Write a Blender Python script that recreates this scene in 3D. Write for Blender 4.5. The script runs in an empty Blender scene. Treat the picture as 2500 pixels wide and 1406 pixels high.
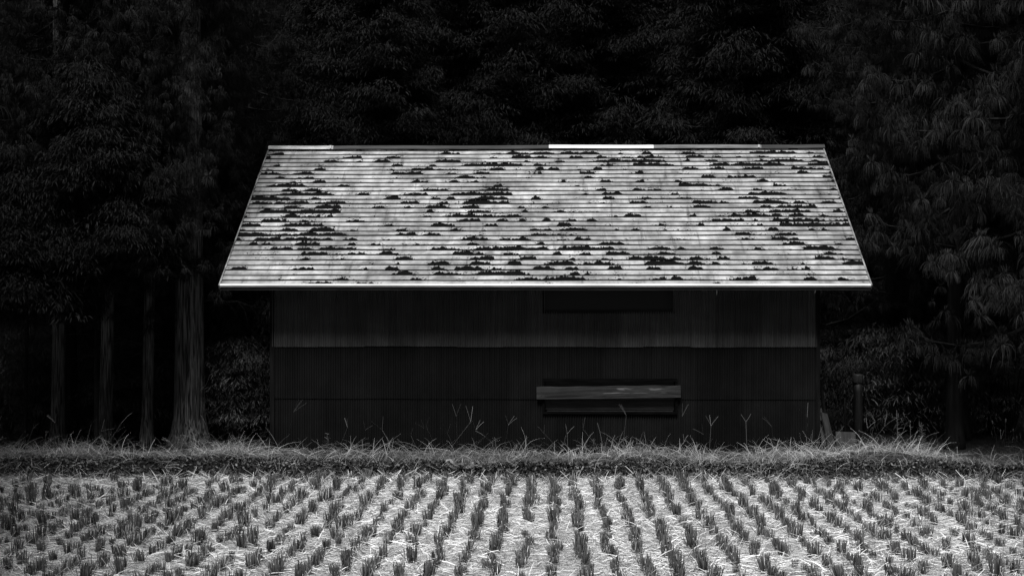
import bpy, math, random
import numpy as np
from mathutils import Vector

# ------------------------------------------------------------------ camera, light, exposure
scene = bpy.context.scene
F = 3477.0                      # focal length in pixels of the 2500 px wide photograph
CAMH = 2.13                     # above the ground at the shed
TH = math.atan(95 / F)          # the camera looks a little to the left of the shed's axis
cam_d = bpy.data.cameras.new('camera')
cam_d.sensor_width = 36.0
cam_d.lens = 36.0 * F / 2500.0
cam_d.clip_start = 0.1
cam_d.clip_end = 2000.0
cam_d.shift_y = -0.0008
cam = bpy.data.objects.new('camera', cam_d)
scene.collection.objects.link(cam)
cam.location = (0, 0, CAMH)
cam.rotation_euler = (math.radians(90), 0, TH)
scene.camera = cam

SUN_EL, SUN_AZ = math.radians(60), math.radians(192)     # high, from behind the camera, veiled
world = bpy.data.worlds.new('World')
scene.world = world
world.use_nodes = True
wn = world.node_tree
for n in list(wn.nodes):
    wn.nodes.remove(n)
sky = wn.nodes.new('ShaderNodeTexSky')
sky.sky_type = 'NISHITA'
sky.sun_disc = False
sky.sun_elevation = SUN_EL
sky.sun_rotation = SUN_AZ
bw = wn.nodes.new('ShaderNodeRGBToBW')
bg = wn.nodes.new('ShaderNodeBackground')
bg.inputs['Strength'].default_value = 0.05
wo = wn.nodes.new('ShaderNodeOutputWorld')
wn.links.new(sky.outputs[0], bw.inputs[0])
wn.links.new(bw.outputs[0], bg.inputs['Color'])
wn.links.new(bg.outputs[0], wo.inputs['Surface'])

sun_d = bpy.data.lights.new('sun', 'SUN')
sun_d.energy = 5.0
sun_d.angle = math.radians(22)
sun_d.color = (1, 1, 1)
sun = bpy.data.objects.new('sun', sun_d)
scene.collection.objects.link(sun)
sd = Vector((math.sin(SUN_AZ) * math.cos(SUN_EL), math.cos(SUN_AZ) * math.cos(SUN_EL), math.sin(SUN_EL)))
sun.rotation_euler = sd.to_track_quat('Z', 'Y').to_euler()

scene.view_settings.view_transform = 'Standard'
scene.view_settings.look = 'None'
scene.view_settings.exposure = 0.33
scene.view_settings.gamma = 1.0
scene.render.engine = 'CYCLES'
scene.cycles.max_bounces = 5
scene.cycles.diffuse_bounces = 3
scene.cycles.glossy_bounces = 2

COL = scene.collection
rng = np.random.default_rng(7)
random.seed(7)


def px(x, Y, y=None):
    """world X (and Z) of the photograph's pixel x (, y) at world depth Y"""
    u = (x - 1250) / F
    t = (u - math.tan(TH)) / (1 + u * math.tan(TH))
    X = t * Y
    if y is None:
        return X
    zc = math.cos(TH) * (Y - X * math.tan(TH))
    return X, CAMH + (705 - y) / F * zc


# ------------------------------------------------------------------ materials
class NT:
    def __init__(s, name):
        s.m = bpy.data.materials.new(name)
        s.m.use_nodes = True
        s.t = s.m.node_tree
        s.b = s.t.nodes['Principled BSDF']
        s.b.inputs['Roughness'].default_value = 0.85
        s.b.inputs['Specular IOR Level'].default_value = 0.25

    def n(s, typ, **kw):
        o = s.t.nodes.new(typ)
        for k, v in kw.items():
            setattr(o, k, v)
        return o

    def l(s, a, b):
        s.t.links.new(a, b)

    def inp(s, node, i, v):
        if hasattr(v, 'links'):
            s.l(v, node.inputs[i])
        elif v is not None:
            node.inputs[i].default_value = v

    def math(s, op, a, b=None, c=None, clamp=False):
        o = s.n('ShaderNodeMath', operation=op, use_clamp=clamp)
        s.inp(o, 0, a)
        s.inp(o, 1, b)
        s.inp(o, 2, c)
        return o.outputs[0]

    def comb(s, x, y, z):
        o = s.n('ShaderNodeCombineXYZ')
        s.inp(o, 0, x)
        s.inp(o, 1, y)
        s.inp(o, 2, z)
        return o.outputs[0]

    def noise(s, vec, scale=1.0, detail=2.0, rough=0.5, dist=0.0):
        o = s.n('ShaderNodeTexNoise')
        s.inp(o, 'Vector', vec)
        o.inputs['Scale'].default_value = scale
        o.inputs['Detail'].default_value = detail
        o.inputs['Roughness'].default_value = rough
        o.inputs['Distortion'].default_value = dist
        return o.outputs[0]

    def vscale(s, vec, v):
        o = s.n('ShaderNodeVectorMath', operation='MULTIPLY')
        s.l(vec, o.inputs[0])
        o.inputs[1].default_value = v
        return o.outputs[0]

    def maprange(s, v, a, b, c, d):
        o = s.n('ShaderNodeMapRange')
        s.l(v, o.inputs['Value'])
        for k, q in zip(('From Min', 'From Max', 'To Min', 'To Max'), (a, b, c, d)):
            o.inputs[k].default_value = q
        return o.outputs[0]

    def mix(s, f, a, b):
        o = s.n('ShaderNodeMix', data_type='FLOAT')
        s.inp(o, 0, f)
        s.inp(o, 2, a)
        s.inp(o, 3, b)
        return o.outputs[0]

    def color(s, v):
        s.l(v, s.b.inputs['Base Color'])

    def bump(s, h, strength=0.5, dist=0.01):
        o = s.n('ShaderNodeBump')
        o.inputs['Strength'].default_value = strength
        o.inputs['Distance'].default_value = dist
        s.l(h, o.inputs['Height'])
        s.l(o.outputs[0], s.b.inputs['Normal'])

    def obj(s):
        return s.n('ShaderNodeTexCoord').outputs['Object']

    def attr(s, name):
        return s.n('ShaderNodeAttribute', attribute_name=name).outputs['Fac']


def grey(nt, v):
    nt.b.inputs['Base Color'].default_value = (v, v, v, 1)


def blade_mat(name, lo, hi, rough=0.6, spec=0.25):
    """per blade tone: the 'tone' attribute picks between two greys"""
    m = NT(name)
    a = m.attr('tone')
    v = m.maprange(a, 0, 1, lo, hi)
    if name == 'rice stubble':
        v.node.clamp = False
    m.color(v)
    m.b.inputs['Roughness'].default_value = rough
    m.b.inputs['Specular IOR Level'].default_value = spec
    return m.m


M = {}
M['needles'] = blade_mat('cedar needles', 0.002, 0.018, 0.6, 0.06)
M['needles_near'] = blade_mat('near cedar needles', 0.003, 0.032, 0.6, 0.06)
M['leaves'] = blade_mat('forest leaves', 0.002, 0.013, 0.6, 0.06)
M['grass'] = blade_mat('dry grass', 0.008, 0.18, 0.6)
M['stalk'] = blade_mat('pale stalk', 0.03, 0.75, 0.5)
M['undergrowth'] = blade_mat('undergrowth leaves', 0.002, 0.08, 0.5, 0.1)
M['weeds'] = blade_mat('weed leaves', 0.002, 0.15, 0.45, 0.3)
M['stubble'] = blade_mat('rice stubble', 0.002, 0.16, 0.6)
M['straw'] = blade_mat('cut straw', 0.05, 0.80, 0.5)

def flat_noise(name, lo, hi, scale=(6, 6, 6), rough=0.6, spec=0.25, det=4):
    m = NT(name)
    n1 = m.noise(m.vscale(m.obj(), scale), 1.0, det, 0.6)
    m.color(m.maprange(n1, 0.35, 0.68, lo, hi))
    m.b.inputs['Roughness'].default_value = rough
    m.b.inputs['Specular IOR Level'].default_value = spec
    return m.m


# trunk bark: long vertical strips
m = NT('cedar bark')
o = m.obj()
st = m.vscale(o, (48, 48, 2.2))
n1 = m.noise(st, 1.0, 4, 0.55, 0.9)
n2 = m.noise(o, 2.2, 3, 0.6)
m.color(m.math('MULTIPLY', m.maprange(n1, 0.4, 0.62, 0.005, 0.12), m.maprange(n2, 0.3, 0.7, 0.6, 1.25)))
m.bump(n1, 1.0, 0.03)
M['bark'] = m.m
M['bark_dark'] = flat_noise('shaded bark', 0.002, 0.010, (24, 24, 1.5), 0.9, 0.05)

m = NT('dead wood')
n1 = m.noise(m.obj(), 14, 3)
m.color(m.maprange(n1, 0.3, 0.7, 0.003, 0.009))
M['twig'] = m.m

# soil and litter under the trees
m = NT('forest floor')
o = m.obj()
n1 = m.noise(o, 9, 6, 0.7)
m.color(m.math('MULTIPLY', m.maprange(n1, 0.4, 0.65, 0.0003, 0.004), m.maprange(m.noise(o, 1.7, 3, 0.6), 0.35, 0.65, 0.3, 1.5)))
m.b.inputs['Specular IOR Level'].default_value = 0.0
m.bump(n1, 0.8, 0.05)
M['floor'] = m.m

m = NT('turf soil')
o = m.obj()
n1 = m.noise(o, 22, 6, 0.75)
n2 = m.noise(o, 1.5, 3, 0.6)
m.color(m.math('MULTIPLY', m.maprange(n1, 0.35, 0.7, 0.002, 0.02), m.maprange(n2, 0.3, 0.7, 0.7, 1.2)))
m.bump(n1, 0.8, 0.03)
M['turf'] = m.m

# field floor: matted straw over mud
m = NT('matted straw')
o = m.obj()
a = m.noise(m.vscale(o, (16, 90, 20)), 1.0, 4, 0.65, 1.2)
b = m.noise(m.vscale(o, (55, 60, 20)), 1.0, 4, 0.65, 2.0)
mx = m.math('MAXIMUM', a, b)
big = m.noise(o, 1.1, 3, 0.6)
base = m.maprange(mx, 0.51, 0.59, 0.015, 0.74)
m.color(m.math('MULTIPLY', base, m.maprange(big, 0.32, 0.55, 0.62, 1.0), clamp=True))
m.bump(mx, 0.7, 0.02)
M['mat_straw'] = m.m

# corrugated wall sheets: (lighter upper row, darker rows), every sheet with its own tone
def wall_mat(name, lo, hi, sheet, off):
    m = NT(name)
    o = m.obj()
    sep = m.n('ShaderNodeSeparateXYZ')
    m.l(o, sep.inputs[0])
    c = m.math('FLOOR', m.math('DIVIDE', m.math('ADD', sep.outputs[0], off), sheet))
    c2 = m.math('ADD', c, m.math('MULTIPLY', sep.outputs[1], 3.1))
    wn_ = m.n('ShaderNodeTexWhiteNoise', noise_dimensions='1D')
    m.l(c, wn_.inputs['W'])
    tone = m.maprange(wn_.outputs[0], 0, 1, 0.75, 1.2)
    streak = m.noise(m.vscale(o, (28, 28, 1.1)), 1.0, 4, 0.6)
    blot = m.noise(o, 2.3, 5, 0.6)
    v = m.maprange(streak, 0.25, 0.78, lo, hi)
    v = m.math('MULTIPLY', v, tone)
    v = m.math('MULTIPLY', v, m.maprange(blot, 0.3, 0.7, 0.7, 1.3))
    sp = m.noise(o, 60, 2, 0.5)
    v = m.math('MULTIPLY', v, m.maprange(sp, 0.68, 0.74, 1.0, 0.5))
    m.color(v)
    m.b.inputs['Roughness'].default_value = 0.6
    m.b.inputs['Specular IOR Level'].default_value = 0.08
    return m.m


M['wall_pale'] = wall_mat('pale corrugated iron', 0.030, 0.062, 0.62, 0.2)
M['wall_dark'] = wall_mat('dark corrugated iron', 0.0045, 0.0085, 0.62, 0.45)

# roofing iron with peeling paint; u = metres along the roof, v = course number + height in the course
m = NT('peeling roof paint')
uv = m.n('ShaderNodeUVMap', uv_map='UVMap').outputs[0]
sep = m.n('ShaderNodeSeparateXYZ')
m.l(uv, sep.inputs[0])
U, V = sep.outputs[0], sep.outputs[1]
c = m.math('FLOOR', V)
f = m.math('FRACT', V)
cc = m.math('MULTIPLY', c, 7.37)


def NU(scale, seed, detail=1.0, rough=0.5, extra=None):
    return m.noise(m.comb(m.math('MULTIPLY', U, scale), m.math('ADD', cc, seed), extra if extra is not None else seed), 1.0, detail, rough)


reg = m.noise(m.comb(m.math('MULTIPLY', U, 0.55), m.math('MULTIPLY', V, 0.17), 3.3), 1.0, 2)


def gauss(u0, v0, su, sv):
    d = m.math('ADD', m.math('POWER', m.math('DIVIDE', m.math('SUBTRACT', U, u0), su), 2.0), m.math('POWER', m.math('DIVIDE', m.math('SUBTRACT', V, v0), sv), 2.0))
    return m.math('EXPONENT', m.math('MULTIPLY', d, -1.0))


worn_ = m.math('MULTIPLY', m.math('SUBTRACT', reg, 0.5), 0.35)
for (u0, v0, su, sv, am) in ((-3.4, 14, 0.75, 8, 0.16), (-1.15, 15, 0.6, 8, 0.12), (3.3, 13, 0.8, 7, 0.12), (1.0, 5, 1.1, 4, 0.09), (2.9, 27, 1.0, 3.5, 0.08), (0.0, 27, 0.9, 3, 0.05)):
    worn_ = m.math('ADD', worn_, m.math('MULTIPLY', gauss(u0, v0, su, sv), am))
lump = m.math('ADD', NU(3.1, 1.7, 1.0), m.math('SUBTRACT', worn_, 0.560))
h = m.math('MULTIPLY', lump, 9.0)
h = m.math('MINIMUM', m.math('MAXIMUM', h, -1.6), m.math('ADD', 0.5, m.math('MULTIPLY', h, 0.17)))
h = m.math('ADD', h, m.math('MULTIPLY', m.math('SUBTRACT', NU(11.0, 9.1, 2.0, 0.6), 0.5), 1.5))
h = m.math('ADD', h, m.math('MULTIPLY', m.math('SUBTRACT', NU(36.0, 4.4, 2.0, 0.6, m.math('MULTIPLY', f, 3.0)), 0.5), 0.9))
wide = m.math('MULTIPLY', f, 1.0)
dark = m.maprange(m.math('SUBTRACT', h, wide), -0.03, 0.05, 0, 1)
isl = m.noise(m.comb(m.math('MULTIPLY', U, 30.0), m.math('MULTIPLY', V, 3.4), 1.0), 1.0, 2, 0.6)
isl = m.math('MULTIPLY', m.maprange(isl, 0.575, 0.60, 0, 1), m.maprange(m.math('SUBTRACT', h, wide), -0.85, -0.45, 0, 1))
dark = m.math('MAXIMUM', dark, isl)
g = m.math('MULTIPLY', m.math('SUBTRACT', NU(1.7, 31.7, 2.0), 0.5), 3.4)
g = m.math('ADD', g, m.math('MULTIPLY', m.math('SUBTRACT', NU(9.0, 39.1, 3.0), 0.5), 1.6))
g = m.math('SUBTRACT', g, m.math('ADD', m.math('MULTIPLY', f, 0.9), 0.05))
soft = m.math('MULTIPLY', m.maprange(g, -0.25, 0.35, 0, 1), 0.8)
stain = m.noise(m.comb(m.math('MULTIPLY', U, 5.0), m.math('MULTIPLY', V, 0.35), 8.0), 1.0, 4, 0.6)
cloud = m.noise(m.comb(m.math('MULTIPLY', U, 0.9), m.math('MULTIPLY', V, 0.22), 5.0), 1.0, 3, 0.5)
paint = m.math('MULTIPLY', m.maprange(stain, 0.3, 0.7, 0.45, 0.17), m.maprange(cloud, 0.32, 0.7, 0.62, 1.25))
drip = m.maprange(m.noise(m.comb(m.math('MULTIPLY', U, 11.0), m.math('MULTIPLY', V, 0.16), 14.0), 1.0, 3, 0.6), 0.58, 0.72, 1.0, 0.45)
paint = m.math('MULTIPLY', paint, drip)
edge = m.maprange(m.math('ABSOLUTE', m.math('ADD', U, 0.09)), 3.9, 4.22, 1.0, 0.72)
paint = m.math('MULTIPLY', paint, edge)
lap_shade = m.maprange(f, 0.06, 0.15, 0.02, 1.0)  # shade line of the lap painted along each course's lower edge
paint = m.math('MULTIPLY', paint, lap_shade)
col = m.mix(soft, paint, 0.10)
col = m.mix(dark, col, 0.005)
m.color(col)
rr = m.mix(dark, 0.48, 0.9)
m.l(m.mix(dark, 0.3, 0.0), m.b.inputs['Specular IOR Level'])
m.l(rr, m.b.inputs['Roughness'])
m.bump(m.math('SUBTRACT', 1.0, dark), 0.4, 0.002)
M['roof'] = m.m


M['seam'] = flat_noise('seam shade', 0.008, 0.02)  # dark colour on the step faces stands in for shade under the laps
M['cap_light'] = flat_noise('bright ridge cap', 0.5, 0.7, (3, 3, 3), 0.45)
M['cap_mid'] = flat_noise('scuffed ridge cap', 0.10, 0.5, (2.2, 6, 9), 0.5)
M['cap_grey'] = flat_noise('grey ridge cap', 0.05, 0.2, (2, 9, 20), 0.6)
M['cap_dark'] = flat_noise('rusty ridge cap', 0.01, 0.05, (1.6, 9, 24), 0.7)
M['trim'] = flat_noise('verge trim', 0.03, 0.26, (7, 7, 7), 0.45)
M['eave'] = flat_noise('eave strip', 0.42, 0.66, (1.2, 5, 5), 0.42)
M['wood_dark'] = flat_noise('tarred board', 0.006, 0.02, (3, 30, 30))
M['soffit'] = flat_noise('soffit board', 0.01, 0.02, (3, 8, 8))
M['frame'] = flat_noise('window frame wood', 0.001, 0.004, (4, 30, 40), 0.9, 0.02)
M['corner'] = flat_noise('corner trim', 0.003, 0.008, (20, 20, 2), 0.9, 0.05)
M['bracket'] = flat_noise('galvanised bracket', 0.4, 0.6)
M['post'] = flat_noise('grey post wood', 0.003, 0.014, (25, 25, 2.5))
M['board'] = flat_noise('weathered board', 0.008, 0.035, (25, 25, 3))
m = NT('dark glass')
grey(m, 0.012)
m.b.inputs['Roughness'].default_value = 0.8
M['pane'] = m.m

m = NT('weathered plank')
o = m.obj()
grain = m.noise(m.vscale(o, (2.2, 30, 42)), 1.0, 6, 0.65, 0.8)
worn = m.noise(m.vscale(o, (1.3, 6, 11)), 1.0, 3, 0.55, 0.5)
sep = m.n('ShaderNodeSeparateXYZ')
m.l(o, sep.inputs[0])
wr = m.math('SUBTRACT', 1.0, m.math('MULTIPLY', m.math('ABSOLUTE', m.math('SUBTRACT', sep.outputs[0], 0.42)), 1.7))
mid = m.math('SUBTRACT', 1.0, m.math('MULTIPLY', m.math('ABSOLUTE', m.math('SUBTRACT', sep.outputs[2], 0.018)), 20.0))
w = m.math('MULTIPLY', m.maprange(m.math('ADD', worn, m.math('MULTIPLY', wr, 0.17)), 0.62, 0.66, 0, 1), m.maprange(mid, 0.25, 0.35, 0, 1))
m.color(m.mix(w, m.maprange(grain, 0.35, 0.68, 0.010, 0.04), m.maprange(grain, 0.35, 0.7, 0.05, 0.16)))
m.bump(grain, 0.4, 0.002)
m.b.inputs['Specular IOR Level'].default_value = 0.06
M['plank'] = m.m


# ------------------------------------------------------------------ mesh helpers
class MB:
    def __init__(s):
        s.v, s.q, s.t, s.n = [], [], [], 0

    def add(s, v, q, tone=None):
        v = np.asarray(v, float).reshape(-1, 3)
        s.v.append(v)
        s.q.append(np.asarray(q, int).reshape(-1, 4) + s.n)
        if tone is None:
            tone = np.full(len(v), 0.5)
        s.t.append(np.asarray(tone, float))
        s.n += len(v)

    def box(s, x0, x1, y0, y1, z0, z1, M4=None, tone=0.5):
        v = np.array([[x, y, z] for z in (z0, z1) for y in (y0, y1) for x in (x0, x1)], float)
        if M4 is not None:
            v = (np.c_[v, np.ones(8)] @ np.array(M4).T)[:, :3]
        s.add(v, [[0, 2, 3, 1], [4, 5, 7, 6], [0, 1, 5, 4], [2, 6, 7, 3], [0, 4, 6, 2], [1, 3, 7, 5]], np.full(8, tone))

    def ribbons(s, P, W, side, tone):
        """P (N,K,3) centre lines, W (N,K) widths, side (N,3) unit sideways, tone (N,) or (N,K)"""
        N, K = P.shape[:2]
        off = side[:, None, :] * (W * 0.5)[:, :, None]
        v = np.stack([P - off, P + off], axis=2).reshape(-1, 3)
        i = np.arange(N)[:, None] * (2 * K) + np.arange(K - 1)[None] * 2
        q = np.stack([i, i + 1, i + 3, i + 2], -1).reshape(-1, 4)
        tone = np.asarray(tone)
        if tone.ndim == 1:
            tone = np.repeat(tone[:, None], K, 1)
        s.add(v, q, np.repeat(tone, 2, axis=1).reshape(-1))

    def tube(s, pts, rad, sides=10, rough=0.0, tone=0.5, rs=None):
        pts = np.asarray(pts, float)
        K = len(pts)
        rad = np.broadcast_to(rad, (K,))
        T = np.gradient(pts, axis=0)
        T /= np.linalg.norm(T, axis=1)[:, None]
        ref = np.array([1.0, 0, 0]) if abs(T[0, 0]) < 0.8 else np.array([0, 1.0, 0])
        A = np.cross(T, ref)
        A /= np.linalg.norm(A, axis=1)[:, None]
        B = np.cross(T, A)
        th = np.linspace(0, 2 * np.pi, sides, endpoint=False)
        r = rad[:, None] * np.ones(sides)[None]
        if rough:
            rs = rs or rng
            r = r * (1 + rough * (rs.random((1, sides)) - .5) + rough * .35 * (rs.random((K, sides)) - .5))
        v = pts[:, None] + A[:, None] * (np.cos(th)[None] * r)[..., None] + B[:, None] * (np.sin(th)[None] * r)[..., None]
        i = np.arange(K - 1)[:, None] * sides + np.arange(sides)[None]
        j = np.arange(K - 1)[:, None] * sides + (np.arange(sides)[None] + 1) % sides
        q = np.stack([i, j, j + sides, i + sides], -1).reshape(-1, 4)
        n0 = K * sides
        v = np.concatenate([v.reshape(-1, 3), pts[:1], pts[-1:]])
        s.add(v, q, np.full(len(v), tone))
        caps = [[(k + 1) % sides, k, n0, n0] for k in range(sides)] + [[(K - 1) * sides + k, (K - 1) * sides + (k + 1) % sides, n0 + 1, n0 + 1] for k in range(sides)]
        s.tri = getattr(s, 'tri', [])
        s.tri.append(np.array([cp[:3] for cp in caps]) + (s.n - len(v)))

    def mesh(s, name, smooth=False):
        me = bpy.data.meshes.new(name)
        v = np.concatenate(s.v)
        q = np.concatenate(s.q) if s.q else np.zeros((0, 4), int)
        tri = np.concatenate(s.tri) if hasattr(s, 'tri') else np.zeros((0, 3), int)
        me.vertices.add(len(v))
        me.vertices.foreach_set('co', v.astype(np.float32).ravel())
        nl = q.size + tri.size
        me.loops.add(nl)
        me.loops.foreach_set('vertex_index', np.concatenate([q.ravel(), tri.ravel()]).astype(np.int32))
        me.polygons.add(len(q) + len(tri))
        me.polygons.foreach_set('loop_start', np.concatenate([np.arange(len(q)) * 4, q.size + np.arange(len(tri)) * 3]).astype(np.int32))
        me.polygons.foreach_set('use_smooth', np.full(len(q) + len(tri), bool(smooth)))
        a = me.attributes.new('tone', 'FLOAT', 'POINT')
        a.data.foreach_set('value', np.concatenate(s.t).astype(np.float32))
        me.update(calc_edges=True)
        return me

    def build(s, name, mat, parent=None, smooth=False):
        me = s.mesh(name, smooth)
        me.materials.append(mat)
        return put(name, me, parent)


def put(name, me, parent=None):
    o = bpy.data.objects.new(name, me)
    COL.objects.link(o)
    o.parent = parent
    return o


def tag(o, label=None, cat=None, group=None, kind=None):
    for k, v in (('label', label), ('category', cat), ('group', group), ('kind', kind)):
        if v:
            o[k] = v
    return o


def empty(name, loc, label, cat, group=None, rz=0.0):
    o = bpy.data.objects.new(name, None)
    COL.objects.link(o)
    o.location = loc
    o.rotation_euler = (0, 0, rz)
    o.empty_display_size = 0.3
    return tag(o, label, cat, group)


def vnoise(x, y, seed=0):
    """cheap smooth value noise for terrain, about -1..1"""
    r = np.random.default_rng(seed)
    out = np.zeros(np.broadcast(x, y).shape)
    for k in range(9):
        a, b, p = r.uniform(-1, 1), r.uniform(-1, 1), r.uniform(0, 6.28)
        out = out + np.sin(x * a + y * b + p)
    return out / 4.5


def unit(v):
    return v / np.maximum(np.linalg.norm(v, axis=-1, keepdims=True), 1e-9)


# ------------------------------------------------------------------ terrain
FIELD_Z = -0.17
BANK_FOOT = 16.88


def field_z(x, y):
    return FIELD_Z + 0.012 * vnoise(x * 3.0, y * 3.0, 3)


def bank_z(x, y):
    foot = BANK_FOOT + 0.05 * vnoise(x * 1.4, 0 * x, 11) + 0.05 * vnoise(x * 5.1, 0 * x, 12)
    t = np.clip((y - foot) / (0.36 + 0.10 * vnoise(x * 2.2, 0 * x, 13)), 0, 1)
    rise = t * t * (3 - 2 * t)
    top = -0.03 - 0.04 * np.clip((y - 17.5) / 1.2, 0, 1) + 0.028 * vnoise(x * 1.7, y * 1.2, 5) + 0.012 * vnoise(x * 7, y * 6, 6)
    for mx_, w_, a_ in ((px(520, 17.8), .5, .06), (px(1570, 17.8), .55, .09), (px(2170, 17.8), .75, .11), (px(200, 17.8), .6, .06), (px(1800, 17.8), .3, -.03), (px(800, 17.8), .7, -.02)):
        top = top + a_ * np.exp(-((x - mx_) / w_) ** 2) * np.exp(-((y - 17.9) / 0.5) ** 2)
    return -0.21 + rise * (top + 0.21)


def hill_z(x, y):
    return np.where(y > 25, (y - 25) * 0.42 + 1.3 * vnoise(x * 0.2, y * 0.2, 8) * np.clip((y - 25) / 10, 0, 1), 0) - 0.25


def sheet(name, xs, ys, zf, mat):
    X, Y = np.meshgrid(xs, ys)
    Z = zf(X, Y)
    v = np.stack([X, Y, Z], -1).reshape(-1, 3)
    nx = len(xs)
    i = (np.arange(len(ys) - 1)[:, None] * nx + np.arange(nx - 1)[None]).ravel()
    mb = MB()
    mb.add(v, np.stack([i, i + 1, i + nx + 1, i + nx], -1))
    o = mb.build(name, mat, None, True)
    return tag(o, kind='structure')


xs_f = np.concatenate([np.linspace(-60, -10, 12), np.linspace(-9.9, 9.9, 260), np.linspace(10, 60, 12)])
sheet('field', xs_f, np.concatenate([np.linspace(-30, 7.8, 12), np.linspace(8, 17.3, 120)]), field_z, M['mat_straw'])
sheet('bank', xs_f, np.concatenate([np.linspace(16.65, 19.5, 80), np.linspace(19.7, 26.6, 20)]), bank_z, M['turf'])
xs_h = np.linspace(-160, 160, 80)
sheet('hillside', xs_h, np.concatenate([np.linspace(-120, 24, 8), np.linspace(25, 110, 60)]), hill_z, M['floor'])

# ------------------------------------------------------------------ the shed
XL, XR = px(665, 19.0), px(1996, 19.0)
YF, YB = 19.0, 24.66
EX0, EX1 = px(535, 18.5), px(2128, 18.5)
YE, YR, YE2 = 18.5, 21.83, 25.16
ZE = CAMH + (705 - 703) / F * 18.5
ZR = CAMH + (705 - 364) / F * 21.83
shed = empty('shed', ((XL + XR) / 2, YF, 0), 'dark corrugated iron shed with a pale peeling roof behind the stubble field', 'shed')
SX, SY = shed.location.x, shed.location.y


def part(mb, name, mat, parent=shed, smooth=False, label=None):
    """mesh given in world coordinates, parented to the shed's empty"""
    off = np.array([SX, SY, 0.0])
    mb.v = [v - off for v in mb.v]
    o = mb.build(name, mat, shed, smooth)
    if parent is not shed:
        o.parent = parent
    if label:
        o['label'] = label
    return o


PITCH = 0.0322


def corr(mb, a, b, z0, z1, fixed, axis='x', sgn=-1, amp=0.0055, edge=0.0, seed=1, hole=None):
    """corrugated sheet row from a to b; profile pushes out along sgn of the other axis"""
    n = int(round((b - a) / PITCH)) * 6
    s = np.linspace(a, b, n + 1)
    w = np.sin((s - a) / PITCH * 2 * np.pi) * amp
    rr = np.random.default_rng(seed)
    nsh = int((b - a) / 0.62) + 2
    jump = rr.uniform(-1, 1, nsh)
    lowj = jump[np.clip(((s - a) / 0.62).astype(int), 0, nsh - 1)] * edge
    zz0 = z0 + lowj + edge * 0.5 * np.sin(s * 5.0)
    rows = [(zz0, 0)] + [(np.full_like(s, z), 0) for z in np.linspace(z0 + 0.1, z1, 6)]
    v = []
    for z, _ in rows:
        out = fixed + sgn * (0.006 + w + 0.0025 * np.sin(s * 2.1 + z * 3))
        v.append(np.stack([s, out, z], -1) if axis == 'x' else np.stack([out, s, z], -1))
    v = np.array(v)
    K, N = v.shape[:2]
    i = (np.arange(K - 1)[:, None] * N + np.arange(N - 1)[None])
    if hole:
        keep = np.ones(i.shape, bool)
        for k in range(K - 1):
            zc = (np.mean(rows[k][0]) + np.mean(rows[k + 1][0])) / 2
            for (hx0, hx1, hz0, hz1) in hole:
                if hz0 < zc < hz1:
                    keep[k, (s[:-1] > hx0) & (s[:-1] < hx1)] = False
        i = i[keep]
    i = i.ravel()
    mb.add(v.reshape(-1, 3), np.stack([i, i + 1, i + N + 1, i + N], -1))


def zwall(y):
    return CAMH + (705 - y) / F * 19.0


Z1, Z2 = zwall(850), zwall(978)
# openings in the front wall
W1 = (px(1330, 19), px(1648, 19), zwall(1008), zwall(934))      # lower opening
W2 = (px(1330, 19), px(1642, 19), zwall(764), zwall(708))       # upper opening


def corr_front(z0, z1, out, edge, seed, holes, mat, label=None):
    mb = MB()
    cuts = sorted({z0, z1} | {z for h_ in holes for z in h_[2:] if z0 < z < z1})
    xsplit = [XL, XR]
    for k, (a, b) in enumerate(zip(cuts[:-1], cuts[1:])):
        hs = [h_ for h_ in holes if h_[2] <= a + 1e-6 and h_[3] >= b - 1e-6]
        segs = [(XL, XR)] if not hs else [(XL, hs[0][0]), (hs[0][1], XR)]
        for (p, q_) in segs:
            n = max(6, int(round((q_ - p) / PITCH * 6)))
            s_ = np.linspace(p, q_, n + 1)
            rr = np.random.default_rng(seed)
            nsh = 16
            jump = rr.uniform(-1, 1, nsh)
            bow = rr.uniform(-1, 1, nsh)
            idx = np.clip(((s_ - XL) / 0.62).astype(int), 0, nsh - 1)
            e = (jump[idx] * edge + edge * 0.5 * np.sin((s_ - XL) / PITCH * 2 * np.pi)) if k == 0 else 0 * s_
            v = []
            zs = np.linspace(a, b, 4)
            for r_, z in enumerate(zs):
                zz = z + (e if r_ == 0 else 0 * s_)
                y = YF - out - 0.006 - np.sin((s_ - XL) / PITCH * 2 * np.pi) * 0.0085 - 0.004 * np.sin(s_ * 1.9 + z * 2.3) * (1 + bow[idx] * 0.2)
                v.append(np.stack([s_, y, zz], -1))
            v = np.array(v)
            N = n + 1
            i = (np.arange(3)[:, None] * N + np.arange(n)[None]).ravel()
            mb.add(v.reshape(-1, 3), np.stack([i, i + 1, i + N + 1, i + N], -1))
    return part(mb, 'wall_cladding', mat, shed, False, label)


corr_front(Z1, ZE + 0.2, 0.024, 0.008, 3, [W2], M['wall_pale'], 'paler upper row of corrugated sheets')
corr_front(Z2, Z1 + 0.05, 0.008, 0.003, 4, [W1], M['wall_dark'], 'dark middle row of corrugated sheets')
corr_front(-0.12, Z2 + 0.03, 0.0, 0.0, 5, [W1], M['wall_dark'], 'dark bottom row of corrugated sheets')
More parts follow.
